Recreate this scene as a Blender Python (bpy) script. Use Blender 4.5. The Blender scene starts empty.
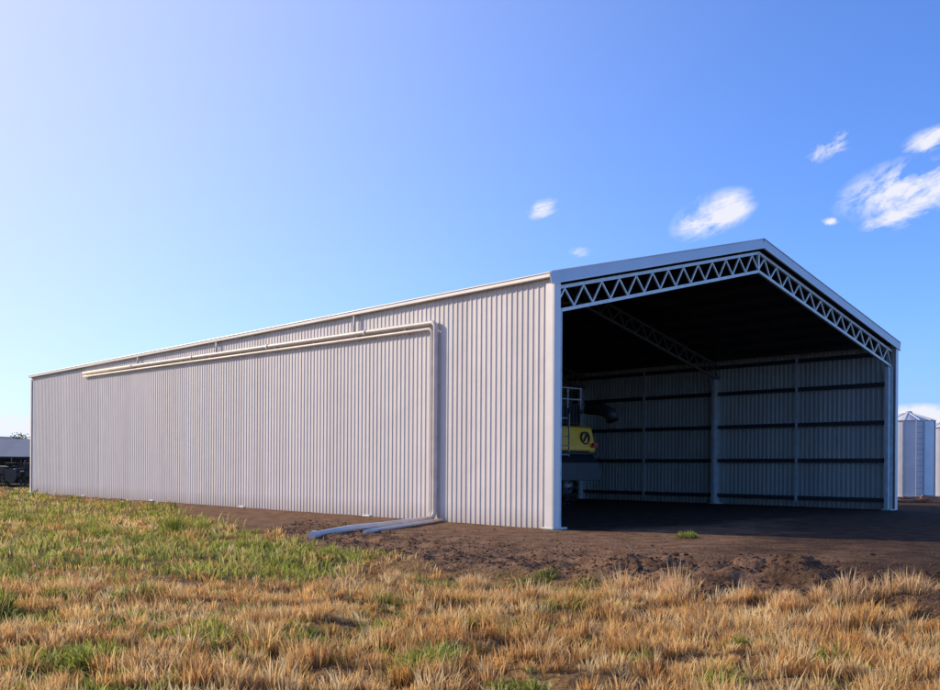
import bpy, math, random
import numpy as np
from mathutils import Vector, Matrix, Euler
random.seed(4); rng=np.random.default_rng(4)
scene=bpy.context.scene
C=bpy.context
# ------------------------------------------------------------ helpers
def link(o,parent=None):
    scene.collection.objects.link(o)
    if parent is not None: o.parent=parent
    return o
def empty(name,loc=(0,0,0),rz=0):
    e=bpy.data.objects.new(name,None); e.location=loc; e.rotation_euler=(0,0,rz); e.empty_display_size=.3
    return link(e)
class MB:
    def __init__(s): s.v=[]; s.f=[]; s.m=[]; s.sm=[]
    def add(s,vs,fs,mi=0,smooth=False):
        b=len(s.v); s.v+= [tuple(v) for v in vs]
        for f in fs: s.f.append(tuple(i+b for i in f)); s.m.append(mi); s.sm.append(smooth)
    def box(s,c,d,mi=0,M=None):
        x,y,z=c; a,b,h=d[0]/2,d[1]/2,d[2]/2
        vs=[Vector((sx*a,sy*b,sz*h)) for sz in(-1,1) for sy in(-1,1) for sx in(-1,1)]
        if M is not None: vs=[M@v for v in vs]
        vs=[v+Vector(c) for v in vs]
        s.add(vs,[(0,2,3,1),(4,5,7,6),(0,1,5,4),(2,6,7,3),(0,4,6,2),(1,3,7,5)],mi)
    def beam(s,p,q,w,h,mi=0,up=(0,0,1)):
        p=Vector(p);q=Vector(q);d=(q-p);L=d.length;d.normalize()
        sd=d.cross(Vector(up));
        if sd.length<1e-4: sd=Vector((1,0,0))
        sd.normalize(); u=sd.cross(d)
        M=Matrix((sd,d,u)).transposed()
        s.box((p+q)/2,(w,L,h),mi,M)
    def tube(s,pts,r,mi=0,n=12,cap=True,smooth=True):
        pts=[Vector(p) for p in pts]; rs=r if isinstance(r,(list,tuple)) else [r]*len(pts)
        b=len(s.v); ref=None
        for i,p in enumerate(pts):
            if i==0:d=pts[1]-p
            elif i==len(pts)-1:d=p-pts[i-1]
            else:d=(pts[i+1]-p).normalized()+(p-pts[i-1]).normalized()
            d.normalize()
            if ref is None:
                ref=d.cross(Vector((0,0,1)))
                if ref.length<.05: ref=d.cross(Vector((1,0,0)))
            ref=(ref-d*ref.dot(d)).normalized(); w=d.cross(ref)
            for k in range(n):
                a=2*math.pi*k/n; s.v.append(tuple(p+(ref*math.cos(a)+w*math.sin(a))*rs[i]))
        for i in range(len(pts)-1):
            for k in range(n):
                s.f.append((b+i*n+k,b+i*n+(k+1)%n,b+(i+1)*n+(k+1)%n,b+(i+1)*n+k)); s.m.append(mi); s.sm.append(smooth)
        if cap:
            s.f.append(tuple(b+k for k in range(n))[::-1]); s.m.append(mi); s.sm.append(False)
            e=b+(len(pts)-1)*n
            s.f.append(tuple(e+k for k in range(n))); s.m.append(mi); s.sm.append(False)
    def make(s,name,mats,parent=None,bevel=0,loc=None,rz=None):
        me=bpy.data.meshes.new(name); me.from_pydata(s.v,[],s.f); me.update()
        for m in mats: me.materials.append(m)
        me.polygons.foreach_set('material_index',s.m); me.polygons.foreach_set('use_smooth',s.sm)
        o=bpy.data.objects.new(name,me); link(o,parent)
        if loc: o.location=loc
        if rz is not None: o.rotation_euler=(0,0,rz)
        if bevel:
            b=o.modifiers.new('b','BEVEL'); b.width=bevel; b.segments=2; b.limit_method='ANGLE'
        return o
def mat(name,col,rough=.6,metal=0.,var=.12,scale=3.,bump=0.,bscale=20.,spec=.5,detail=5):
    m=bpy.data.materials.new(name); m.use_nodes=True; nt=m.node_tree; N=nt.nodes; L=nt.links
    p=N['Principled BSDF']; p.inputs['Roughness'].default_value=rough; p.inputs['Metallic'].default_value=metal
    p.inputs['Specular IOR Level'].default_value=spec
    tc=N.new('ShaderNodeTexCoord'); no=N.new('ShaderNodeTexNoise'); no.inputs['Scale'].default_value=scale; no.inputs['Detail'].default_value=detail
    L.new(tc.outputs['Object'],no.inputs['Vector'])
    r=N.new('ShaderNodeValToRGB'); r.color_ramp.elements[0].position=.3; r.color_ramp.elements[1].position=.7
    r.color_ramp.elements[0].color=tuple(c*(1-var) for c in col)+(1,); r.color_ramp.elements[1].color=tuple(min(1,c*(1+var)) for c in col)+(1,)
    L.new(no.outputs['Fac'],r.inputs['Fac']); L.new(r.outputs['Color'],p.inputs['Base Color'])
    if bump:
        n2=N.new('ShaderNodeTexNoise'); n2.inputs['Scale'].default_value=bscale; n2.inputs['Detail'].default_value=6
        L.new(tc.outputs['Object'],n2.inputs['Vector']); b=N.new('ShaderNodeBump'); b.inputs['Strength'].default_value=bump; b.inputs['Distance'].default_value=.05
        L.new(n2.outputs['Fac'],b.inputs['Height']); L.new(b.outputs['Normal'],p.inputs['Normal'])
    return m
def sheetmat(name,col,rough,metal,along=1,var=.06,low=None):
    """roll-formed steel sheeting: every 0.8 m sheet slightly different, faint streaks, dust near the ground"""
    m=mat(name,col,rough,metal,0.03,1.2); nt=m.node_tree;N=nt.nodes;L=nt.links; p=N['Principled BSDF']
    base=p.inputs['Base Color'].links[0].from_socket
    tc=N.new('ShaderNodeTexCoord'); sp=N.new('ShaderNodeSeparateXYZ'); L.new(tc.outputs['Object'],sp.inputs[0])
    def mth(op,a,b=None,c=None):
        n=N.new('ShaderNodeMath'); n.operation=op
        for i,v in enumerate((a,b,c)):
            if v is None: continue
            if isinstance(v,(int,float)): n.inputs[i].default_value=v
            else: L.new(v,n.inputs[i])
        return n.outputs[0]
    fl=mth('FLOOR',mth('DIVIDE',sp.outputs[along],.8))
    wn=N.new('ShaderNodeTexWhiteNoise'); wn.noise_dimensions='1D'; L.new(fl,wn.inputs['W'])
    mp=N.new('ShaderNodeMapping'); mp.inputs['Scale'].default_value=(5,5,.25); L.new(tc.outputs['Object'],mp.inputs[0])
    n2=N.new('ShaderNodeTexNoise'); n2.inputs['Scale'].default_value=1.; n2.inputs['Detail'].default_value=6; L.new(mp.outputs[0],n2.inputs['Vector'])
    f=mth('ADD',mth('MULTIPLY',wn.outputs['Value'],2*var),mth('MULTIPLY',n2.outputs['Fac'],.14)); f=mth('ADD',f,1-var-.07)
    mr=N.new('ShaderNodeMapRange'); mr.inputs[1].default_value=0; mr.inputs[2].default_value=.55; mr.inputs[3].default_value=.75; mr.inputs[4].default_value=0
    L.new(sp.outputs[2],mr.inputs[0]); dirt=mth('MULTIPLY',mr.outputs[0],n2.outputs['Fac'])
    vm=N.new('ShaderNodeVectorMath'); vm.operation='SCALE'; L.new(base,vm.inputs[0]); L.new(f,vm.inputs['Scale'])
    mx=N.new('ShaderNodeMix'); mx.data_type='RGBA'; L.new(dirt,mx.inputs['Factor']); L.new(vm.outputs[0],mx.inputs[6]); mx.inputs[7].default_value=(.25,.16,.1,1)
    L.new(mx.outputs[2],p.inputs['Base Color'])
    n3=N.new('ShaderNodeTexNoise'); n3.inputs['Scale'].default_value=1.3; n3.inputs['Detail'].default_value=2; L.new(tc.outputs['Object'],n3.inputs['Vector'])
    bp=N.new('ShaderNodeBump'); bp.inputs['Strength'].default_value=.25; bp.inputs['Distance'].default_value=.05; L.new(n3.outputs['Fac'],bp.inputs['Height']); L.new(bp.outputs[0],p.inputs['Normal'])
    return m
def _h(ix,iy,s):
    n=(ix.astype(np.int64)*374761393+iy.astype(np.int64)*668265263+s*1442695041)&0xffffffff
    n=((n^(n>>13))*1274126177)&0xffffffff
    return ((n^(n>>16))&0xffff)/65535.
def vnoise(x,y,s=0):
    x=np.asarray(x,float);y=np.asarray(y,float)
    ix=np.floor(x);iy=np.floor(y);fx=x-ix;fy=y-iy;fx=fx*fx*(3-2*fx);fy=fy*fy*(3-2*fy)
    a=_h(ix,iy,s);b=_h(ix+1,iy,s);c=_h(ix,iy+1,s);d=_h(ix+1,iy+1,s)
    return (a*(1-fx)+b*fx)*(1-fy)+(c*(1-fx)+d*fx)*fy
def fbm(x,y,s=0,o=4):
    t=0;a=.5;n=0
    for i in range(o):
        t=t+a*vnoise(x*2**i,y*2**i,s+i*7);n+=a;a*=.5
    return t/n
def sstep(a,b,x):
    t=np.clip((x-a)/(b-a),0,1);return t*t*(3-2*t)
# ------------------------------------------------------------ camera
HZ=1.587
cam=bpy.data.cameras.new('camera'); co=bpy.data.objects.new('camera',cam); link(co)
co.matrix_world=Matrix.Translation((0,0,HZ))@Matrix.Rotation(math.radians(-.37),4,'Y')@Matrix.Rotation(math.radians(90),4,'X')
cam.sensor_width=36; cam.lens=36*967/940; cam.shift_y=122/940; cam.clip_end=20000; cam.clip_start=.1
scene.camera=co
# ------------------------------------------------------------ light + sky
SAZ=67.; SEL=25.
sd=Vector((-math.sin(math.radians(SAZ))*math.cos(math.radians(SEL)),math.cos(math.radians(SAZ))*math.cos(math.radians(SEL)),math.sin(math.radians(SEL))))
sun=bpy.data.lights.new('sun','SUN'); sun.energy=5.0; sun.angle=math.radians(.5); sun.color=(1,.83,.62)
so=bpy.data.objects.new('sun',sun); link(so); so.rotation_euler=sd.to_track_quat('Z','Y').to_euler()
w=bpy.data.worlds.new('World'); scene.world=w; w.use_nodes=True
nt=w.node_tree;N=nt.nodes;L=nt.links; bg=N['Background']; bg.inputs['Strength'].default_value=.15
sky=N.new('ShaderNodeTexSky'); sky.sky_type='NISHITA'; sky.sun_disc=False; sky.sun_elevation=math.radians(SEL); sky.sun_rotation=math.radians(-SAZ)
sky.air_density=1.0; sky.dust_density=1.0; sky.ozone_density=2.6
def M_(op,a,b=None,c=None,cl=False):
    n=N.new('ShaderNodeMath'); n.operation=op; n.use_clamp=cl
    for i,v in enumerate((a,b,c)):
        if v is None: continue
        if isinstance(v,(int,float)): n.inputs[i].default_value=v
        else: L.new(v,n.inputs[i])
    return n.outputs[0]
tc=N.new('ShaderNodeTexCoord'); sp=N.new('ShaderNodeSeparateXYZ'); L.new(tc.outputs['Generated'],sp.inputs[0])
yy=M_('MAXIMUM',sp.outputs[1],.05); U=M_('DIVIDE',sp.outputs[0],yy); V=M_('DIVIDE',sp.outputs[2],yy)
cv=N.new('ShaderNodeCombineXYZ'); L.new(U,cv.inputs[0]); L.new(V,cv.inputs[1])
no=N.new('ShaderNodeTexNoise'); no.inputs['Scale'].default_value=21; no.inputs['Detail'].default_value=7; no.inputs['Roughness'].default_value=.68; no.inputs['Distortion'].default_value=.4
mp=N.new('ShaderNodeMapping'); mp.vector_type='TEXTURE'; mp.inputs['Rotation'].default_value=(0,0,math.radians(28)); mp.inputs['Scale'].default_value=(1.7,.75,1); L.new(cv.outputs[0],mp.inputs[0]); L.new(mp.outputs[0],no.inputs['Vector'])
nz=M_('MULTIPLY',M_('SUBTRACT',no.outputs['Fac'],.5),9.)
clouds=[ # azimuth/elevation tangents expressed for a focal length of 967: x, y, half w, half h, tilt deg, density
 (712,213,50,24,24,1.1),(541,208,20,12,20,.4),(580,252,18,8,5,.6),(915,182,92,34,16,.7),(895,214,46,15,14,.4),(935,138,40,18,15,.2),(826,142,40,17,28,.0),(829,219,12,5,0,-.2),
 (925,414,60,15,0,1.2),(10,428,56,18,0,.6),(1100,240,90,36,12,.5)]
tot=None
for px,py,a,b,t,dn in clouds:
    m=N.new('ShaderNodeMapping'); m.vector_type='TEXTURE'; m.inputs['Location'].default_value=((px-470)/967,(467-py)/967,0); m.inputs['Rotation'].default_value=(0,0,math.radians(t)); m.inputs['Scale'].default_value=(a/967,b/967,1)
    L.new(cv.outputs[0],m.inputs[0]); d=N.new('ShaderNodeVectorMath'); d.operation='DOT_PRODUCT'; L.new(m.outputs[0],d.inputs[0]); L.new(m.outputs[0],d.inputs[1])
    e=M_('SUBTRACT',1.,d.outputs['Value'],cl=True)
    g=M_('MULTIPLY',M_('MULTIPLY_ADD',e,1.3,dn-.75),1.)
    g=M_('MULTIPLY',M_('ADD',g,nz),M_('MULTIPLY',e,1.1,cl=True))
    tot=g if tot is None else M_('MAXIMUM',tot,g)
tot=M_('MULTIPLY',tot,.75,cl=True)
tot=M_('MULTIPLY',tot,M_('GREATER_THAN',sp.outputs[1],.06)); tot=M_('MULTIPLY',tot,.92)
tint=N.new('ShaderNodeMix'); tint.data_type='RGBA'; tint.blend_type='MULTIPLY'; tint.inputs['Factor'].default_value=1; tint.inputs[7].default_value=(.72,1.03,1.74,1); L.new(sky.outputs[0],tint.inputs[6])
# aerosol haze brightening toward the sun
dt=N.new('ShaderNodeVectorMath'); dt.operation='DOT_PRODUCT'; L.new(tc.outputs['Generated'],dt.inputs[0]); dt.inputs[1].default_value=sd
hz=M_('POWER',M_('MAXIMUM',dt.outputs['Value'],0.),2.6); hz=M_('MULTIPLY',hz,1.25,cl=True)
mh=N.new('ShaderNodeMix'); mh.data_type='RGBA'; L.new(hz,mh.inputs['Factor']); L.new(tint.outputs[2],mh.inputs[6]); mh.inputs[7].default_value=(5.2,5.4,6.5,1)
mx=N.new('ShaderNodeMix'); mx.data_type='RGBA'; L.new(tot,mx.inputs['Factor']); L.new(mh.outputs[2],mx.inputs[6]); mx.inputs[7].default_value=(6.1,6.1,6.5,1)
L.new(mx.outputs[2],bg.inputs['Color'])
scene.view_settings.view_transform='Standard'; scene.view_settings.look='None'; scene.view_settings.exposure=0
# ------------------------------------------------------------ terrain
EX=[-400,-60,-30,-24.2,-12.5,-9,-4.3,-.7,1.3,2.8,5.1,9,14,40,400]
EY=[3000,900,120,53,40.3,31,22.5,16.0,13.8,12.2,10.7,9.6,9.0,7.5,7.5]
def edge(x): return np.interp(x,EX,EY)
def hgt(x,y):
    x=np.asarray(x,float);y=np.asarray(y,float)
    d=edge(x)-y+ (fbm(x*.5,y*.5,11)-.5)*2.2      # >0 on the field side
    f=sstep(-.3,1.3,d)
    near=sstep(400,60,np.abs(y)+np.abs(x))
    z=-.13*f*near+(fbm(x*1.1,y*1.1,3)-.5)*(.03+.09*f)*near
    lx=(x-2.12)*.742+(y-24.75)*.670; ly=-(x-2.12)*.670+(y-24.75)*.742
    ins=sstep(-1.2,.6,lx)*sstep(-1.5,.5,ly)
    rgh=sstep(-6,-1,x)*sstep(40,14,x)*sstep(-9,-1,d)*(1-ins)
    z=z+rgh*((fbm(x*1.3,y*1.7,61)-.5)*.24+(fbm(x*5,y*5,63,3)-.5)*.13)
    bm=np.exp(-((d+1.3)/1.2)**2)*sstep(-1,4,x)*sstep(40,14,x)
    z=z+bm*(.14+.62*(fbm(x*1.3,y*1.3,21)-.42)) 
    z=z+bm*.16*(fbm(x*5,y*5,31)-.5)
    q=(x*.62+(y-14)*.78)-3.2+.5*np.sin(x*.4)
    for o in(0,1.9): z=z-.08*np.exp(-((q-o)/.22)**2)*rgh+.05*np.exp(-((q-o-.38)/.2)**2)*rgh
    return z
def axis(lo,hi,step,far,g=1.13):
    a=list(np.arange(lo,hi,step)); s=step;v=a[-1]
    while v<far: s*=g; v+=s; a.append(v)
    s=step;v=a[0];pre=[]
    while v>-far: s*=g; v-=s; pre.append(v)
    return np.array(pre[::-1]+a)
xs=axis(-13,15,.075,6000); ys=axis(5.5,28,.075,6000)
X,Y=np.meshgrid(xs,ys); Z=hgt(X,Y)
nx,ny=len(xs),len(ys)
co3=np.stack([X.ravel(),Y.ravel(),Z.ravel()],1)
i=np.arange(ny-1)[:,None]*nx+np.arange(nx-1)[None]
quads=np.stack([i,i+1,i+nx+1,i+nx],-1).reshape(-1,4)
def npmesh(name,verts,loops,sizes,mats,smooth=False,col=None,extra=None):
    me=bpy.data.meshes.new(name); me.vertices.add(len(verts)); me.vertices.foreach_set('co',verts.astype(np.float32).ravel())
    me.loops.add(len(loops)); me.loops.foreach_set('vertex_index',loops.astype(np.int32))
    st=np.concatenate([[0],np.cumsum(sizes)[:-1]]).astype(np.int32)
    me.polygons.add(len(sizes)); me.polygons.foreach_set('loop_start',st); me.polygons.foreach_set('loop_total',sizes.astype(np.int32))
    me.update(calc_edges=True)
    me.polygons.foreach_set('use_smooth',np.full(len(sizes),smooth))
    for m in mats: me.materials.append(m)
    if col is not None:
        a=me.color_attributes.new('Col','FLOAT_COLOR','POINT'); a.data.foreach_set('color',np.concatenate([col,np.ones((len(col),1))],1).astype(np.float32).ravel())
    o=bpy.data.objects.new(name,me); link(o); return o
def greenness(x,y): return .35*fbm(x*.45+3,y*.3,51)+.65*fbm(x*1.9,y*1.7,57)+.05*sstep(1,-7,x)-.03*sstep(3,8,x)+.12*sstep(12.5,19,y)
# ground colour classes : r = bare soil, g = dark soil with painted-in shade, b = green
D=edge(X)-Y+(fbm(X*.5,Y*.5,11)-.5)*2.2+(fbm(X*4,Y*4,12)-.5)*.8
bare=1-sstep(-.5,.9,D)
bare=bare*(1-sstep(70,120,Y))
dark=.85*sstep(3.0,7.0,X-.22*(Y-14)+(fbm(X*.7,Y*.7,44)-.5)*5)*(1-sstep(52,60,Y))  # soil darkened at right, painted stand-in for the shadowed ground
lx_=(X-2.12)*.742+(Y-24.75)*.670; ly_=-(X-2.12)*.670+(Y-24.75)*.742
inside=sstep(-.4,.6,lx_)*sstep(-2.5,0.,ly_+(fbm(X,Y,45)-.5)*2)*(lx_<20); dark=np.maximum(dark,inside*1.)  # shade on the shed floor painted into the soil colour
green=sstep(.50,.66,greenness(X,Y))
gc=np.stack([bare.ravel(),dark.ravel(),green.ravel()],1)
gm=bpy.data.materials.new('ground_soil'); gm.use_nodes=True; nt2=gm.node_tree;N2=nt2.nodes;L2=nt2.links;P=N2['Principled BSDF'];P.inputs['Roughness'].default_value=.95;P.inputs['Specular IOR Level'].default_value=.1
at=N2.new('ShaderNodeAttribute'); at.attribute_name='Col'; s2=N2.new('ShaderNodeSeparateColor'); L2.new(at.outputs['Color'],s2.inputs[0])
t2=N2.new('ShaderNodeTexCoord')
def NZ(scale,det=8,r=.6):
    n=N2.new('ShaderNodeTexNoise'); n.inputs['Scale'].default_value=scale; n.inputs['Detail'].default_value=det; n.inputs['Roughness'].default_value=r; L2.new(t2.outputs['Object'],n.inputs['Vector']); return n.outputs['Fac']
def RP(f,c0,c1,p0=.35,p1=.68):
    r=N2.new('ShaderNodeValToRGB'); r.color_ramp.elements[0].position=p0; r.color_ramp.elements[1].position=p1; r.color_ramp.elements[0].color=c0+(1,); r.color_ramp.elements[1].color=c1+(1,); L2.new(f,r.inputs[0]); return r.outputs[0]
def MX(f,a,b):
    m=N2.new('ShaderNodeMix'); m.data_type='RGBA'; L2.new(f,m.inputs['Factor']); L2.new(a,m.inputs[6]); L2.new(b,m.inputs[7]); return m.outputs[2]
n1=NZ(2.2,9,.7);n2_=NZ(14)
soil=RP(n1,(.10,.055,.03),(.32,.19,.115)); shaded_soil=RP(n1,(.022,.013,.009),(.085,.052,.034))
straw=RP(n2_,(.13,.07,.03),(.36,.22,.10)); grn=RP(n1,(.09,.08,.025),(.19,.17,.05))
c=MX(s2.outputs[2],straw,grn); sl=MX(s2.outputs[1],soil,shaded_soil); c=MX(s2.outputs[0],c,sl); L2.new(c,P.inputs['Base Color'])
b1=N2.new('ShaderNodeBump'); b1.inputs['Strength'].default_value=1; b1.inputs['Distance'].default_value=.09; L2.new(n2_,b1.inputs['Height']); L2.new(b1.outputs[0],P.inputs['Normal'])
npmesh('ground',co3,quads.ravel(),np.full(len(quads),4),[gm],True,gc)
# ------------------------------------------------------------ shed
AZ=math.atan2(.6706,.742)
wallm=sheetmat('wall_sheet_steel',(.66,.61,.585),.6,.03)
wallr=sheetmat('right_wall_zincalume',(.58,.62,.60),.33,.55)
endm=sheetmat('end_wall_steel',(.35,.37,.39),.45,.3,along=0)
trim=mat('white_flashing_steel',(.78,.74,.70),.38,.1,.04,2)
barge=mat('barge_flashing_steel',(.58,.60,.62),.38,.2,.05,1)
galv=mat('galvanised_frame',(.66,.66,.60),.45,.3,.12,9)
galvi=mat('galvanised_frame_shaded',(.18,.19,.19),.5,.3,.12,9)  # darker copy of the frame steel, interior shade painted into its colour
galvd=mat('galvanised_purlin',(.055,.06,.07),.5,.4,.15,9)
under=mat('roof_underside_shade',(.035,.035,.04),.6,.1,.2,4)  # near-black colour paints in the shade under the roof
roofm=sheetmat('roof_sheet_steel',(.62,.64,.68),.4,.4)
pvc=mat('pipe_pvc',(.62,.56,.51),.5,0,.12,3)
dirtyc=mat('column_steel',(.50,.57,.58),.5,.25,.15,5)
W=19.6;LEN=40.;H=6.5;RISE=2.42;AP=H+RISE
shed=empty('farm_machinery_shed',(2.12,24.75,0),AZ)
def ribs(L,pitch=.2,h=.032):
    out=[];t=0
    while t<L-1e-6:
        out+=[(t,0),(t+.105,0),(t+.130,h),(t+.170,h),(t+.195,0)];t+=pitch
    out.append((L,0));return out
def corr(name,L,fn,mats,parent,h=.032):
    pr=ribs(L,h=h);vs=[];fs=[]
    for s,hh in pr: vs.append(fn(s,hh,0)); vs.append(fn(s,hh,1))
    for k in range(len(pr)-1): fs.append((2*k,2*k+2,2*k+3,2*k+1))
    b=MB();b.add(vs,fs);return b.make(name,mats,parent)
corr('left_wall',LEN,lambda s,h,q:(-h-.002,s,-.3 if q==0 else H-.03),[wallm],shed,h=.019)
corr('right_wall',LEN,lambda s,h,q:(W-h+.03,s,-.3 if q==0 else H-.03),[wallr],shed,h=.09)
def gz(x): return H+RISE*(1-abs(x-W/2)/(W/2))
pr=ribs(W);vs=[];fs=[]
for s,hh in pr: vs+= [(s,LEN+hh,-.25),(s,LEN+hh,gz(s)-.06)]
for k in range(len(pr)-1): fs.append((2*k,2*k+2,2*k+3,2*k+1))
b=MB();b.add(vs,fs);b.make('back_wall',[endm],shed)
b=MB()
for sgn in(0,1):
    pr=ribs(LEN+.1);vs=[];fs=[]
    for s,hh in pr:
        e=(-.12 if sgn==0 else W+.12); ez=H-.03
        vs+=[(e,s-.02,ez+hh+.04),(W/2,s-.02,AP+hh+.04)]
    for k in range(len(pr)-1): fs.append((2*k,2*k+2,2*k+3,2*k+1))
    b.add(vs,fs)
b.make('roof_sheets',[roofm],shed)
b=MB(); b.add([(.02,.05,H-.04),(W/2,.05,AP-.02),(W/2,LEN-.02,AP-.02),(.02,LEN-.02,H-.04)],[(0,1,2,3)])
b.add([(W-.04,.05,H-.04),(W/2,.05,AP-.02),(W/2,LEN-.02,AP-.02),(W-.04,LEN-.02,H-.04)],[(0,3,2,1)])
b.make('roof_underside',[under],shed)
b=MB(); b.beam((W/2-.2,-.05,AP+.06),(W/2-.2,LEN,AP+.06),.42,.012,0,up=(-.24,0,1)); b.beam((W/2+.2,-.05,AP+.063),(W/2+.2,LEN,AP+.063),.42,.012,0,up=(.24,0,1)); b.make('ridge_cap',[trim],shed)
for nm,xg,sg in(('left_gutter',-.05,-1),('right_gutter',W+.05,1)):
    b=MB(); b.beam((xg+sg*.07,-.02,H-.0),(xg+sg*.07,LEN,H-.0),.13,.12); b.beam((xg+sg*.145,-.02,H+.055),(xg+sg*.145,LEN,H+.055),.02,.03); b.make(nm,[trim],shed,bevel=.01)
b=MB()
up0=Vector((-RISE,0,W/2)).normalized(); up1=Vector((RISE,0,W/2)).normalized()
b.beam((-.2,-.07,H-.10),(W/2-.0,-.07,AP-.05),.035,.30,0,up=up0)
b.beam((W/2+.0,-.073,AP-.05),(W+.2,-.073,H-.10),.035,.30,0,up=up1)
b.make('barge_board',[barge],shed,bevel=.006)
b=MB()
b.beam((-.2,.02,H+.075),(W/2,.02,AP+.115),.26,.02,0,up=up0); b.beam((W/2,.02,AP+.118),(W+.2,.02,H+.075),.26,.02,0,up=up1)
b.beam((-.2,-.10,H-.235),(W/2-.03,-.10,AP-.185),.02,.035,0,up=up0); b.beam((W/2+.03,-.10,AP-.185),(W+.2,-.10,H-.235),.02,.035,0,up=up1)
b.make('barge_capping',[trim],shed)
b=MB(); b.box((-.052,.10,H/2-.15),(.012,.26,H-.05)); b.box((.06,-.058,H/2-.15),(.24,.03,H-.05)); b.box((.172,.0,H/2-.15),(.016,.1,H-.06)); b.make('left_corner_flashing',[trim],shed,bevel=.004)
b=MB(); b.box((W-.03,-.058,H/2-.15),(.20,.02,H-.05)); b.box((W+.075,.06,H/2-.15),(.012,.24,H-.05)); b.make('right_corner_flashing',[trim],shed,bevel=.004)
b=MB(); b.box((-.047,LEN-.08,H/2-.15),(.03,.18,H-.06)); b.make('rear_corner_flashing',[trim],shed)
b=MB(); b.box((-.026,30.3,H/2-.1),(.008,.02,H-.2)); b.make('wall_joint_strip',[barge],shed)
def frame(y,first):
    t=MB(); dp=.62; wch=.09
    for side in(0,1):
        def P(s,off):
            x=(.15+(W/2-.15)*s); z=gz(x)-.30-off
            if side: x=W-x
            return Vector((x,y,z))
        t.beam(P(0,.02),P(1,.02),wch,.09); t.beam(P(0,dp),P(1,dp),wch,.09)
        n=13
        for k in range(n):
            a=P(k/n,dp-.05); c=P((k+.5)/n,.07); d=P((k+1)/n,dp-.05)
            t.beam(a,c,.045,.045,0,up=(0,1,0)); t.beam(c,d,.045,.045,0,up=(0,1,0))
    t.box((W/2,y,AP-.62),(.08,.08,.6))
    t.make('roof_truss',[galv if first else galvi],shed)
    cmb=MB()
    for cx in(.2,W-.24):
        if cx<1:
            cmb.box((cx,y,H/2-.45),(.30,.2,H-.7))
        else:
            cmb.box((W-.15,y,H/2-.5),(.08,.16,H-.8)); cmb.box((W-.49,y,H/2-.5),(.08,.16,H-.8))
            cmb.box((W-.32,y,H/2-.5),(.26,.02,H-.8))
            for k in range(9):
                z=.3+k*.6
                cmb.box((W-.32,y-.02,z),(.27,.05,.04))
        cmb.box((cx,y,.02),(.55,.4,.05))
    cmb.make('columns',[dirtyc],shed,bevel=.006)
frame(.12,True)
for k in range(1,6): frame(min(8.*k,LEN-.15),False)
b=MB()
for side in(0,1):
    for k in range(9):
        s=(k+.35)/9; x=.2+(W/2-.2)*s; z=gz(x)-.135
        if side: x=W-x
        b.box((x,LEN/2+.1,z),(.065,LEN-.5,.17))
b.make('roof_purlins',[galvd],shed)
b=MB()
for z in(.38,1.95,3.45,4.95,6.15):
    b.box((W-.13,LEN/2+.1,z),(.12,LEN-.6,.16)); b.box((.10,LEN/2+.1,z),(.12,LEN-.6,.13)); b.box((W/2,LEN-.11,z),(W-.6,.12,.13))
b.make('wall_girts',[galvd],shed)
b=MB()
for y in(4.1,12.1,20,28,36): b.box((W-.22,y,H/2),(.035,.10,H-.4)); 
b.make('girt_bridging',[dirtyc],shed)
b=MB()
for a,c in(((W-.4,.3),(W/2,8)),((W-.4,8),(W/2,.3))):
    b.tube([(a[0],a[1],gz(a[0])-.34),(c[0],c[1],gz(c[0])-.34)],.008,n=6)
b.make('bracing_rods',[galvd],shed)
# stormwater pipes on the left wall
b=MB()
def pz(y): return H-.72+ (y-4.6)*.0135
for j,(dz,r) in enumerate(((0,.07),(-.17,.045))):
    yb=4.55+j*.15; zt=pz(4.6)+dz
    pts=[(-.12,31.9,pz(31.9)+dz)]+[(-.12,y,pz(y)+dz) for y in(24,16,8)]
    for k in range(7):
        a=math.pi/2*k/6; pts.append((-.12,yb+.16-.16*math.sin(a),zt-.16+.16*math.cos(a)))
    pts+=[(-.12,yb,2.),(-.12,yb,.32)]
    for k in range(1,5):
        a=math.pi/2*k/4; pts.append((-.12-.2*(1-math.cos(a)),yb,.30-.2*math.sin(a)))
    b.tube(pts,r,0,14)
for y in(25.3,17.9,8.6):
    b.tube([(-.12,y,H-.05),(-.12,y,pz(y))],.045,0,10)
for y in np.arange(6,31,2.5): b.box((-.075,y,pz(y)-.07),(.10,.03,.28))
for z in(1,2.5,4): b.box((-.075,4.62,z),(.10,.28,.035))
for y in(8,14,20,26): b.tube([(-.12,y-.08,pz(y)),(-.12,y+.08,pz(y))],.08,0,14)
b.make('stormwater_pipe',[pvc],shed)
p0=Vector((-1.10,27.9,0)); p1=Vector((-3.5,21.4,0)); dz=lambda v,r:Vector((v.x,v.y,float(hgt(v.x,v.y))+r))
b=MB(); pts=[p0.lerp(p1,t)+Vector((.08*math.sin(t*3),0,0)) for t in(0,.25,.5,.75,1)]
b.tube([dz(v,.085) for v in pts],.08,0,14)
q0=p0+Vector((.3,-.1,0));q1=p1+Vector((1.05,1.1,0)); b.tube([dz(q0.lerp(q1,t),.055) for t in(0,.25,.5,.75,1)],.05,0,12)
b.tube([dz(p1,.085),dz(p1+(p0-p1)*.03,.085)],.095,0,14)
b.make('drain_pipe',[pvc])
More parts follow.
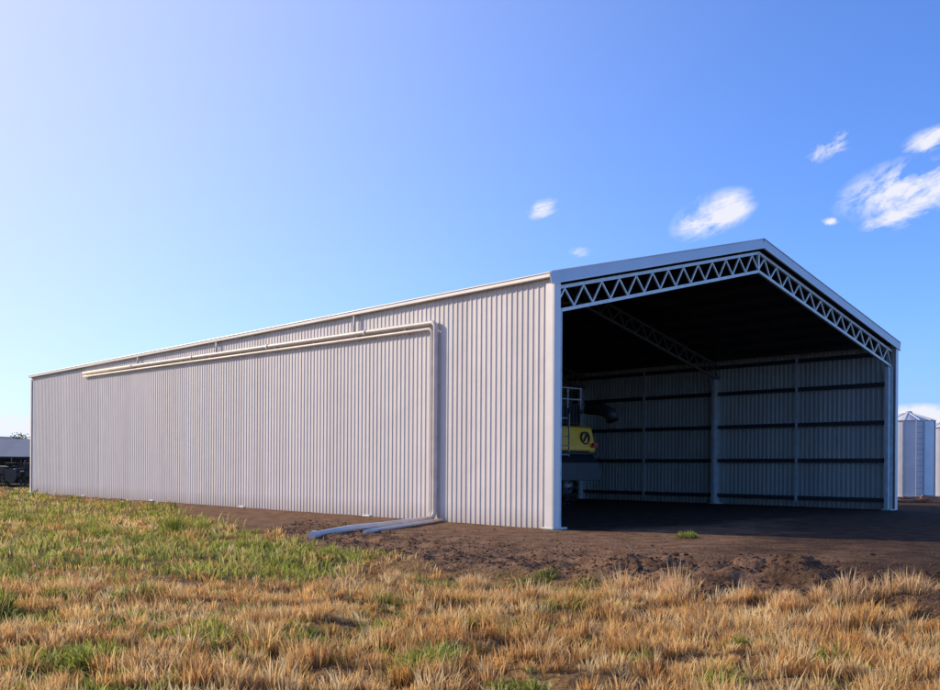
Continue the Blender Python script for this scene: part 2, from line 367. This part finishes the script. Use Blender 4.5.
# ------------------------------------------------------------ combine harvester (inside the shed, rear toward the opening)
yel=mat('yellow_paint',(.95,.50,.04),.35,0,.06,4); blk=mat('black_paint',(.02,.02,.022),.5,0,.2,6); rub=mat('tyre_rubber',(.025,.024,.023),.85,0,.3,12,.4,30)
gry=mat('grey_steel',(.20,.20,.21),.45,.5,.15,8); gls=mat('dark_glass',(.02,.03,.035),.08,0,.1,2); lampr=mat('red_lens',(.5,.02,.02),.2,0,.05,5); whp=mat('white_paint',(.55,.55,.54),.4,0,.05,5)
def wheel(mb,c,r,w,mr,mh,axis='x'):
    c=Vector(c)
    prof=[(-.5,.62),(-.5,.9),(-.38,.985),(0,1),(.38,.985),(.5,.9),(.5,.62)]
    mb.tube([c+Vector((a*w,0,0)) for a,_ in prof],[q*r for _,q in prof],mr,28)
    mb.tube([c+Vector((-.46*w,0,0)),c+Vector((-.2*w,0,0)),c+Vector((.2*w,0,0)),c+Vector((.46*w,0,0))],[r*.63,r*.5,r*.5,r*.63],mh,24)
    for k in range(20):
        a=2*math.pi*k/20
        for sg in(-1,1):
            p=c+Vector((sg*w*.03,math.cos(a)*r*1.0,math.sin(a)*r*1.0)); q=c+Vector((sg*w*.5,math.cos(a+.14)*r*.97,math.sin(a+.14)*r*.97))
            mb.beam(p,q,r*.07,r*.07,mr,up=(0,math.cos(a),math.sin(a)))
comb=empty('combine_harvester')
comb.location=Vector((2.12,24.75,0))+Matrix.Rotation(AZ,3,'Z')@Vector((9.15,7.6,0)); comb.rotation_euler=(0,0,AZ); comb.scale=(1.15,1.15,1.15)
b=MB() # local: x across, y forward from the rear
b.add([(-1.5,.5,1.5),(1.5,.5,1.5),(1.5,8,1.4),(-1.5,8,1.4),(-1.5,.2,2.0),(1.5,.2,2.0),(-1.5,.4,2.75),(1.5,.4,2.75),(-1.5,3,3.1),(1.5,3,3.1),(-1.5,6.2,3.3),(1.5,6.2,3.3),(-1.5,8,2.6),(1.5,8,2.6)],
 [(0,4,5,1),(4,6,7,5),(6,8,9,7),(8,10,11,9),(10,12,13,11),(12,3,2,13),(0,1,2,3),(0,3,12,10,8,6,4),(1,5,7,9,11,13,2)],0)
b.make('body_panels',[yel],comb,bevel=.07)
b=MB(); b.box((0,3.4,3.65),(2.7,2.6,.8)); b.box((0,1.5,3.2),(2.6,1.5,.7)); b.box((.6,1.3,3.6),(.9,.8,.3)); b.tube([(-.6,1.5,3.4),(-.6,1.5,4.1)],.09,0,12)
for k in range(7): b.box((.2+.17*k,.73,3.2),(.05,.06,.6))
b.make('grain_tank',[blk],comb,bevel=.02)
b=MB()
for x in(-1.3,-.65,0,.65,1.3): b.box((x,.75,3.75),(.035,.035,.7))
for z in(3.7,4.08): b.box((0,.72,z),(2.64,.03,.03))
for x in(-1.3,1.3):
    for z in(3.75,4.08): b.box((x,1.5,z),(.03,1.5,.03))
b.make('deck_rails',[whp],comb)
b=MB(); b.box((0,7.6,2.9),(1.9,1.7,1.7)); b.make('cab_glass',[gls],comb,bevel=.1)
b=MB(); b.box((0,7.5,3.85),(2.3,2.1,.22)); b.make('cab_roof',[whp],comb,bevel=.08)
b=MB(); b.add([(-1.15,-.35,.95),(1.15,-.35,.95),(1.25,.7,1.5),(-1.25,.7,1.5),(-1.1,-.3,1.55),(1.1,-.3,1.55),(1.2,.3,2.0),(-1.2,.3,2.0)],[(0,1,5,4),(4,5,6,7),(0,3,2,1),(0,4,7,3),(1,2,6,5),(3,7,6,2)]); b.box((0,.1,1.85),(2.6,.3,.1)); b.make('straw_chopper',[blk],comb,bevel=.03)
b=MB(); b.tube([(1.7,6,3.1),(1.7,6,3.5),(1.65,5.4,3.6),(1.5,.5,3.4)],.17,0,18); b.tube([(1.5,.6,3.4),(1.5,-.05,3.36),(1.5,-.4,3.2),(1.5,-.5,2.95)],[.19,.22,.23,.21],1,18); b.make('unloading_auger',[gry,blk],comb)
b=MB(); wheel(b,(-1.25,1.7,.72),.72,.5,0,1); wheel(b,(1.25,1.7,.72),.72,.5,0,1); wheel(b,(-1.5,6.6,1.0),1.0,.8,0,1); wheel(b,(1.5,6.6,1.0),1.0,.8,0,1); b.make('wheels',[rub,gry],comb)
b=MB(); b.beam((-1.2,1.7,.75),(1.2,1.7,.75),.2,.25); b.beam((-1.4,6.6,1.0),(1.4,6.6,1.),.3,.3); b.beam((-.5,1,1.1),(-.5,8,1.2),.15,.3); b.beam((.5,1,1.1),(.5,8,1.2),.15,.3); b.make('chassis',[gry],comb)
b=MB() 
for k in range(16):
    a=k*math.pi/8; a2=(k+1)*math.pi/8
    b.beam((1.0+.2*math.cos(a),.26,2.38+.2*math.sin(a)),(1.0+.2*math.cos(a2),.26,2.38+.2*math.sin(a2)),.05,.05)
b.beam((.91,.25,2.26),(1.09,.25,2.50),.05,.05)
b.make('rear_emblem',[blk],comb)
b=MB()
for z in(1.2,1.5,1.8,2.1,2.4,2.7,3.0): b.box((-.4,-.05 if z<2.2 else .02,z),(.5,.04,.04))
b.box((-.67,-.02,2.1),(.04,.04,2.1)); b.box((-.13,-.02,2.1),(.04,.04,2.1))
for x in(-1,1): b.box((x*1.35,.12,2.15),(.22,.08,.14),1)
b.make('rear_ladder',[gry,lampr],comb)
b=MB(); b.add([(-.45,8.2,1.9),(.45,8.2,1.9),(.45,9.8,.6),(-.45,9.8,.6),(-.45,8.2,1.1),(.45,8.2,1.1),(.45,9.8,.1),(-.45,9.8,.1)],[(0,1,2,3),(4,7,6,5),(0,4,5,1),(2,6,7,3),(0,3,7,4),(1,5,6,2)]); b.make('feeder_house',[yel],comb,bevel=.02)
# ------------------------------------------------------------ silos on the right
silom=mat('silo_steel',(.70,.70,.72),.4,.2,.06,2); silod=mat('silo_band',(.42,.45,.5),.5,.3,.1,4)
def silo(x,y,r,h,cone):
    e=empty('grain_silo',(x,y,0)); b=MB(); pts=[];rs=[]
    z=.1
    while z<h:
        pts+=[(0,0,z),(0,0,z+.07)]; rs+=[r,r+.018]; z+=.14
    pts.append((0,0,h)); rs.append(r)
    b.tube(pts,rs,0,40,cap=False); b.make('corrugated_barrel',[silom],e)
    b=MB(); b.tube([(0,0,h),(0,0,h+.02),(0,0,h+cone),(0,0,h+cone+.12)],[r+.07,r+.07,.22,.22],0,40)
    for k in range(12):
        a=k*math.pi/6; b.beam((math.cos(a)*(r+.07),math.sin(a)*(r+.07),h+.04),(math.cos(a)*.22,math.sin(a)*.22,h+cone+.02),.03,.04)
    b.make('cone_roof',[silom],e)
    b=MB()
    for k in range(8):
        a=k*math.pi/4+.2; b.box((math.cos(a)*(r+.03),math.sin(a)*(r+.03),h/2),(.06,.06,h),0,Matrix.Rotation(a,3,'Z'))
    for sx in(-.2,.2): b.beam((sx,-r-.15,.1),(sx,-r-.15,h),.04,.04)
    k=.3
    while k<h: b.box((0,-r-.15,k),(.4,.03,.03)); k+=.3
    b.tube([(0,0,-.1),(0,0,.12)],r+.15,0,32); b.make('ladder_and_stiffeners',[silod],e)
silo(24.2,53.5,1.35,4.25,.45)
silo(28.5,58,1.2,4.1,.35)
silo(33.2,62,1.4,4.3,.45)
wd=mat('weathered_timber',(.30,.17,.11),.85,0,.25,5,.4,20)
pl=empty('timber_pile',(21.8,47.5,0)); b=MB()
for k in range(16): b.box((random.uniform(-1,2.2),random.uniform(-.9,.6),.05+.22*random.random()),(1.5,.12,.06),0,Matrix.Rotation(random.uniform(-.6,.6),3,'Z')@Matrix.Rotation(random.uniform(-.1,.1),3,'Y'))
b.make('boards',[wd],pl)
# ------------------------------------------------------------ distant shed, tractor, tree, hills
fs=empty('old_farm_shed',(-37.2,74,0),math.radians(8))
rf=sheetmat('old_roof_iron',(.20,.22,.26),.6,.1,along=0); wl=sheetmat('old_wall_iron',(.30,.33,.37),.6,.2,along=0)
b=MB(); Wd=18.;Dp=7.
b.add([(-Wd/2-.3,-.4,2.15),(Wd/2+.3,-.4,2.15),(Wd/2+.3,Dp/2,3.6),(-Wd/2-.3,Dp/2,3.6),(Wd/2+.3,Dp+.4,2.15),(-Wd/2-.3,Dp+.4,2.15)],[(0,1,2,3),(3,2,4,5)]); b.make('roof',[rf],fs)
b=MB(); b.box((0,Dp,1.05),(Wd,.06,2.2)); b.box((-Wd/2,Dp/2,1.05),(.06,Dp,2.2)); b.box((Wd/2,Dp/2,1.05),(.06,Dp,2.2)); b.box((Wd/2-2.2,.0,1.05),(4.3,.06,2.15)); b.box((-Wd/2+3,.0,1.05),(5.8,.06,2.15))
b.add([(Wd/2+.02,0,2.1),(Wd/2+.02,Dp,2.1),(Wd/2+.02,Dp/2,3.5)],[(0,1,2)]); b.add([(-Wd/2-.02,0,2.1),(-Wd/2-.02,Dp,2.1),(-Wd/2-.02,Dp/2,3.5)],[(0,2,1)]); b.make('walls',[wl],fs)
b=MB()
for k in range(5): b.box((-Wd/2+6+k*1.9,.05,1.05),(.14,.14,2.2))
b.box((0,-.42,2.1),(Wd+.7,.1,.12)); b.make('posts_and_gutter',[galvd],fs)
def tractor(x,y,rz):
    e=empty('parked_tractor',(x,y,0),rz)
    b=MB(); wheel(b,(-.8,0,.8),.8,.45,0,1); wheel(b,(.8,0,.8),.8,.45,0,1); wheel(b,(-.7,2.3,.5),.5,.3,0,1); wheel(b,(.7,2.3,.5),.5,.3,0,1); b.make('wheels',[rub,blk],e)
    b=MB(); b.box((0,1.75,1.15),(.75,1.9,.65)); b.box((0,.3,.9),(.6,1.6,.5)); b.make('bonnet',[blk],e,bevel=.08)
    b=MB()
    b.tube([(-.3,-.5,1.2),(-.3,-.55,1.85)],.04,0,8); b.tube([(.3,-.5,1.2),(.3,-.55,1.85)],.04,0,8); b.tube([(-.3,-.55,1.85),(.3,-.55,1.85)],.04,0,8)
    b.box((0,-.1,1.25),(.5,.5,.12)); b.box((0,-.35,1.45),(.5,.08,.4)); b.tube([(0,.85,1.3),(0,.6,1.55)],.03,0,8); b.tube([(.3,1.3,1.4),(.3,1.3,2.0)],.04,0,8)
    for sx in(-1,1): b.box((sx*.8,0,1.66),(.5,1.0,.06))
    b.make('seat_guards_and_exhaust',[blk],e,bevel=.02)
tractor(-31.0,67,1.2)
bark=mat('bark',(.16,.12,.09),.9,0,.25,8,.5,20)
def leafmat(name,c0,c1):
    m=mat(name,c0,.6,0,.3,.8); N3=m.node_tree.nodes;L3=m.node_tree.links; r=[n for n in N3 if n.type=='VALTORGB'][0]
    r.color_ramp.elements[0].color=c0+(1,); r.color_ramp.elements[1].color=c1+(1,); return m
lf=leafmat('leaves',(.035,.055,.018),(.10,.13,.05))
def tree(x,y,h,seed):
    r=random.Random(seed); e=empty('gum_tree',(x,y,-.1)); b=MB(); tips=[]
    b.tube([(0,0,0),(.1,0,h*.25),(-.1,.1,h*.55),(.1,0,h*.8)],[h*.03,h*.024,h*.015,h*.006],0,8)
    for k in range(9):
        z=h*(.3+.055*k); a=k*2.4; l=h*r.uniform(.2,.38); q=Vector((math.cos(a)*l,math.sin(a)*l,z+l*.7)); b.tube([(0,0,z),tuple(Vector((math.cos(a)*l*.5,math.sin(a)*l*.5,z+l*.25))),tuple(q)],[h*.011,h*.008,h*.003],0,6); tips.append(q); tips.append(q*.7+Vector((0,0,h*.2)))
    b.make('trunk_and_limbs',[bark],e); b=MB()
    for t in tips:
        R=h*r.uniform(.07,.14)
        for k in range(190):
            d=Vector((r.gauss(0,1),r.gauss(0,1),r.gauss(0,.7)))*R*.6; c0=t+d; s=h*.013
            n=Vector((r.gauss(0,1),r.gauss(0,1),r.gauss(0,1))).normalized(); u=n.orthogonal().normalized()*s; v=n.cross(u)*1.6
            b.add([c0-u,c0-v,c0+u,c0+v],[(0,1,2,3)])
    b.make('crown',[lf],e)
tree(-47.0,104,4.8,1)
hm=leafmat('hill_scrub',(.06,.085,.075),(.10,.12,.10))
b=MB(); hv=[];n=160
for k in range(n+1):
    a=math.radians(-75+150*k/n); R=2600.; ht=18+ 90*float(fbm(np.array(k*.09),np.array(2.),77)) * (1. if a<-.2 else .35) + 5*float(vnoise(np.array(k*.9),np.array(0.),5))
    s,cn=math.sin(a),math.cos(a)
    hv+=[(s*R,cn*R,-5),(s*(R+250),cn*(R+250),ht),(s*(R+900),cn*(R+900),-5)]
b.add(hv,[(3*k+j,3*k+3+j,3*k+4+j,3*k+1+j) for k in range(n) for j in(0,1)],0,True); b.make('distant_hills',[hm])
# ------------------------------------------------------------ grass
def grassmat(name,tr=.35):
    m=bpy.data.materials.new(name); m.use_nodes=True; Nn=m.node_tree.nodes; Ln=m.node_tree.links
    p=Nn['Principled BSDF']; Nn.remove(p); p=Nn.new('ShaderNodeBsdfDiffuse')
    a=Nn.new('ShaderNodeAttribute'); a.attribute_name='Col'; Ln.new(a.outputs['Color'],p.inputs['Color'])
    t=Nn.new('ShaderNodeBsdfTranslucent'); Ln.new(a.outputs['Color'],t.inputs['Color'])
    mxs=Nn.new('ShaderNodeMixShader'); mxs.inputs[0].default_value=tr; Ln.new(p.outputs[0],mxs.inputs[1]); Ln.new(t.outputs[0],mxs.inputs[2]); Ln.new(mxs.outputs[0],Nn['Material Output'].inputs['Surface']); return m
gmat=grassmat('dry_grass_blades',.42); gmat2=grassmat('green_leaf_blades',.45)
def blades(name,x,y,z0,h,wd,lean,az,col,m,curve=.5):
    n=len(x); z=hgt(x,y)+z0-.01
    th=rng.uniform(0,2*np.pi,n); wx=np.cos(th)*wd/2; wy=np.sin(th)*wd/2
    dx=np.cos(az)*lean*h; dy=np.sin(az)*lean*h
    base=np.stack([x,y,z],1); mid=np.stack([x+dx*.5*(1-curve*.5),y+dy*.5*(1-curve*.5),z+h*.55],1); tip=np.stack([x+dx,y+dy,z+h*(1-.25*lean)],1)
    wv=np.stack([wx,wy,np.zeros(n)],1)
    V=np.stack([base-wv*.8,base+wv*.8,mid-wv,mid+wv,tip],1).reshape(-1,3)
    o=np.arange(n)*5
    lp=np.stack([o,o+1,o+3,o+2,o+2,o+3,o+4],1).ravel(); sz=np.tile([4,3],n)
    shade=np.array([.5,.5,.95,.95,1.15]); cc=(col[:,None,:]*shade[None,:,None]).reshape(-1,3)
    return npmesh(name,V,lp,sz,[m],True,np.clip(cc,0,1))
def field_pts(n,y0,y1,marg=1.15,p=1.):
    u=rng.uniform(0,1,n); y=np.sqrt(y0**2+u*(y1**2-y0**2)) if p==1 else y0*(y1/y0)**u
    x=rng.uniform(-.52*marg,.54*marg,n)*y+rng.uniform(-1,1,n); return x,y
def fd(x,y): return edge(x)-y+(fbm(x*.5,y*.5,11)-.5)*2.2
STR=np.array([[.90,.56,.21],[.97,.69,.31],[.76,.42,.13],[.98,.78,.42],[.46,.23,.09]])
GRN=np.array([[.34,.38,.06],[.46,.48,.11],[.22,.27,.05],[.62,.56,.19]])
def pick(P,n): 
    i=rng.integers(0,len(P),n); return P[i]*rng.uniform(.78,1.12,(n,1))
ra=math.radians(-7); cr,sr=math.cos(ra),math.sin(ra)
def clumps(n,y0,y1,per,name,hh,spread,Pal,m,rows=True,keep=None,wd=.006,lean=.35,p=1,jit=.06):
    x,y=field_pts(n,y0,y1,p=p)
    if rows:
        v=-x*sr+y*cr; u=x*cr+y*sr; v=np.round(v/.5)*.5+rng.normal(0,jit,n); u=np.round(u/.26)*.26+rng.normal(0,.06,n); x=u*cr-v*sr; y=u*sr+v*cr
    k=fd(x,y)>.3
    if keep is not None: k&=keep(x,y)
    x=x[k];y=y[k];n=len(x); s=rng.uniform(.45,1.35,n)*(.4+1.2*fbm(x*1.6,y*1.6,91))
    X_=np.repeat(x,per);Y_=np.repeat(y,per);S=np.repeat(s,per);dc=np.maximum(1,Y_/11)
    ox=rng.normal(0,spread,n*per)*S;oy=rng.normal(0,spread*.8,n*per)*S
    az=np.arctan2(oy,ox)+rng.normal(0,.7,n*per); ln=np.abs(rng.normal(0,lean,n*per))+.1
    cl=np.repeat(pick(Pal,n),per,0)*.75+pick(Pal,n*per)*.25
    return blades(name,X_+ox,Y_+oy,0,hh*S*rng.uniform(.5,1.15,n*per),wd*dc*rng.uniform(.7,1.5,n*per),ln,az,cl,m)
clumps(2900,5.6,13,34,'wheat_stubble',.19,.052,STR,gmat,True,lambda x,y:greenness(x,y)<.64+rng.normal(0,.05,len(x)),wd=.009,lean=.28,jit=.04)
clumps(3800,13,30,14,'wheat_stubble',.18,.075,STR,gmat,True,lambda x,y:greenness(x,y)<.68+rng.normal(0,.06,len(x)),wd=.010)
clumps(2200,28,75,12,'wheat_stubble',.22,.2,STR,gmat,False,p=2)
x,y=field_pts(22000,5.6,17); k=fd(x,y)>-.2; x=x[k];y=y[k];n=len(x)
blades('straw_litter',x,y,0.,rng.uniform(.03,.08,n),.008*np.maximum(1,y/11),rng.uniform(.8,3.,n),rng.uniform(0,6.28,n),pick(STR,n)*.85,gmat)
clumps(3200,5.6,14,17,'green_weeds',.14,.065,GRN,gmat2,False,lambda x,y:greenness(x,y)>.59+rng.normal(0,.06,len(x)),wd=.012,lean=.65)
clumps(3800,14,58,14,'green_weeds',.23,.15,GRN,gmat2,False,lambda x,y:(greenness(x,y)>.61+rng.normal(0,.07,len(x)))|((fd(x,y)<5)&(x<-2)&(rng.random(len(x))<.5)),wd=.014,lean=.5,p=2)
def tuss(pts,name,Pal,m,per,wd,lean):
    xs_=[];ys_=[];S=[];hs=[]
    for (px,py,wpx,hpx) in pts:
        yw=(HZ+.1)*967/(py-467-.0065*(px-470)); xw=(px-470)/967*yw; r=wpx/2/967*yw; hh=hpx/967*yw
        for q in range(4):   # each plant is a loose group of stems
            xs_.append(xw+random.gauss(0,.45)*r);ys_.append(yw+random.gauss(0,.4)*r);S.append(r*random.uniform(.4,.8));hs.append(hh*random.uniform(.55,1.05))
    X_=np.repeat(xs_,per//4);Y_=np.repeat(ys_,per//4);S=np.repeat(S,per//4);Hh=np.repeat(hs,per//4);n=len(X_)
    ox=rng.normal(0,.42,n)*S;oy=rng.normal(0,.38,n)*S;q=1-.55*np.clip(np.hypot(ox,oy)/S,0,1)
    az=np.arctan2(oy,ox)+rng.normal(0,.5,n)
    z0=rng.uniform(0,.45,n)*Hh*q if lean>.6 else 0
    return blades(name,X_+ox,Y_+oy,z0,Hh*q*rng.uniform(.45,1.1,n),wd*rng.uniform(.6,1.4,n),np.abs(rng.normal(0,lean,n)),az,pick(Pal,n),m)
PALE=np.array([[.86,.58,.30],[.95,.70,.40],[.70,.44,.19]])
tuss([(660,600,84,44),(640,604,50,32),(675,604,50,34),(462,585,50,32),(855,610,66,34),(915,612,60,34),(400,578,40,18),(560,596,50,20),(735,610,40,20),(610,602,50,22),(800,614,44,24),(500,592,40,18),(780,612,50,24),(825,612,30,28),(935,615,40,26)],'dry_tussock',PALE,gmat,480,.009,.42)
tuss([(180,532,46,26),(205,640,60,28),(440,672,76,38),(425,668,50,30),(150,545,50,18),(60,530,70,18),(110,535,50,18),(250,548,50,16),(4,612,34,30),(225,645,50,24),(265,650,50,18),(330,556,40,14),(686,543,22,8),(720,684,60,26),(640,660,44,18),(90,668,70,26),(180,690,60,24),(520,690,60,24),(330,600,40,16),(20,520,60,16),(490,630,50,16),(840,660,50,18),(60,600,50,20),(130,600,60,22),(300,640,50,18),(380,630,50,16),(570,640,40,14),(760,650,40,16)],'leafy_weed',GRN,gmat2,400,.013,.9)
# soil clods on the pad
n=11000; x=rng.uniform(-5,17,n)
y=edge(x)+np.abs(rng.normal(.4,3.0,n)); r=rng.uniform(.006,.03,n)*(1+2.2*(rng.random(n)>.965)*(x>2))
lx=(x-2.12)*.742+(y-24.75)*.670; k=lx<-.3; ly=-(x-2.12)*.670+(y-24.75)*.742; k|=ly<-.3; x=x[k];y=y[k];r=r[k];n=len(x)
ico=np.array([(0,0,1),(.894,0,.447),(.276,.851,.447),(-.724,.526,.447),(-.724,-.526,.447),(.276,-.851,.447),(.724,.526,-.447),(-.276,.851,-.447),(-.894,0,-.447),(-.276,-.851,-.447),(.724,-.526,-.447),(0,0,-1)])
itf=np.array([(0,1,2),(0,2,3),(0,3,4),(0,4,5),(0,5,1),(1,6,2),(2,7,3),(3,8,4),(4,9,5),(5,10,1),(6,7,2),(7,8,3),(8,9,4),(9,10,5),(10,6,1),(11,7,6),(11,8,7),(11,9,8),(11,10,9),(11,6,10)])
vv=ico[None]*r[:,None,None]*rng.uniform(.6,1.25,(n,12,1))*np.array([1,1,.7]); vv[:,:,0]+=x[:,None]; vv[:,:,1]+=y[:,None]; vv[:,:,2]+=(hgt(x,y)+r*.1)[:,None]
ff=(itf[None]+(np.arange(n)*12)[:,None,None]).reshape(-1,3)
clm=mat('clod_soil',(.11,.063,.04),.95,0,.45,1.5,.4,25,.1)
npmesh('soil_clods',vv.reshape(-1,3),ff.ravel(),np.full(len(ff),3),[clm],False)
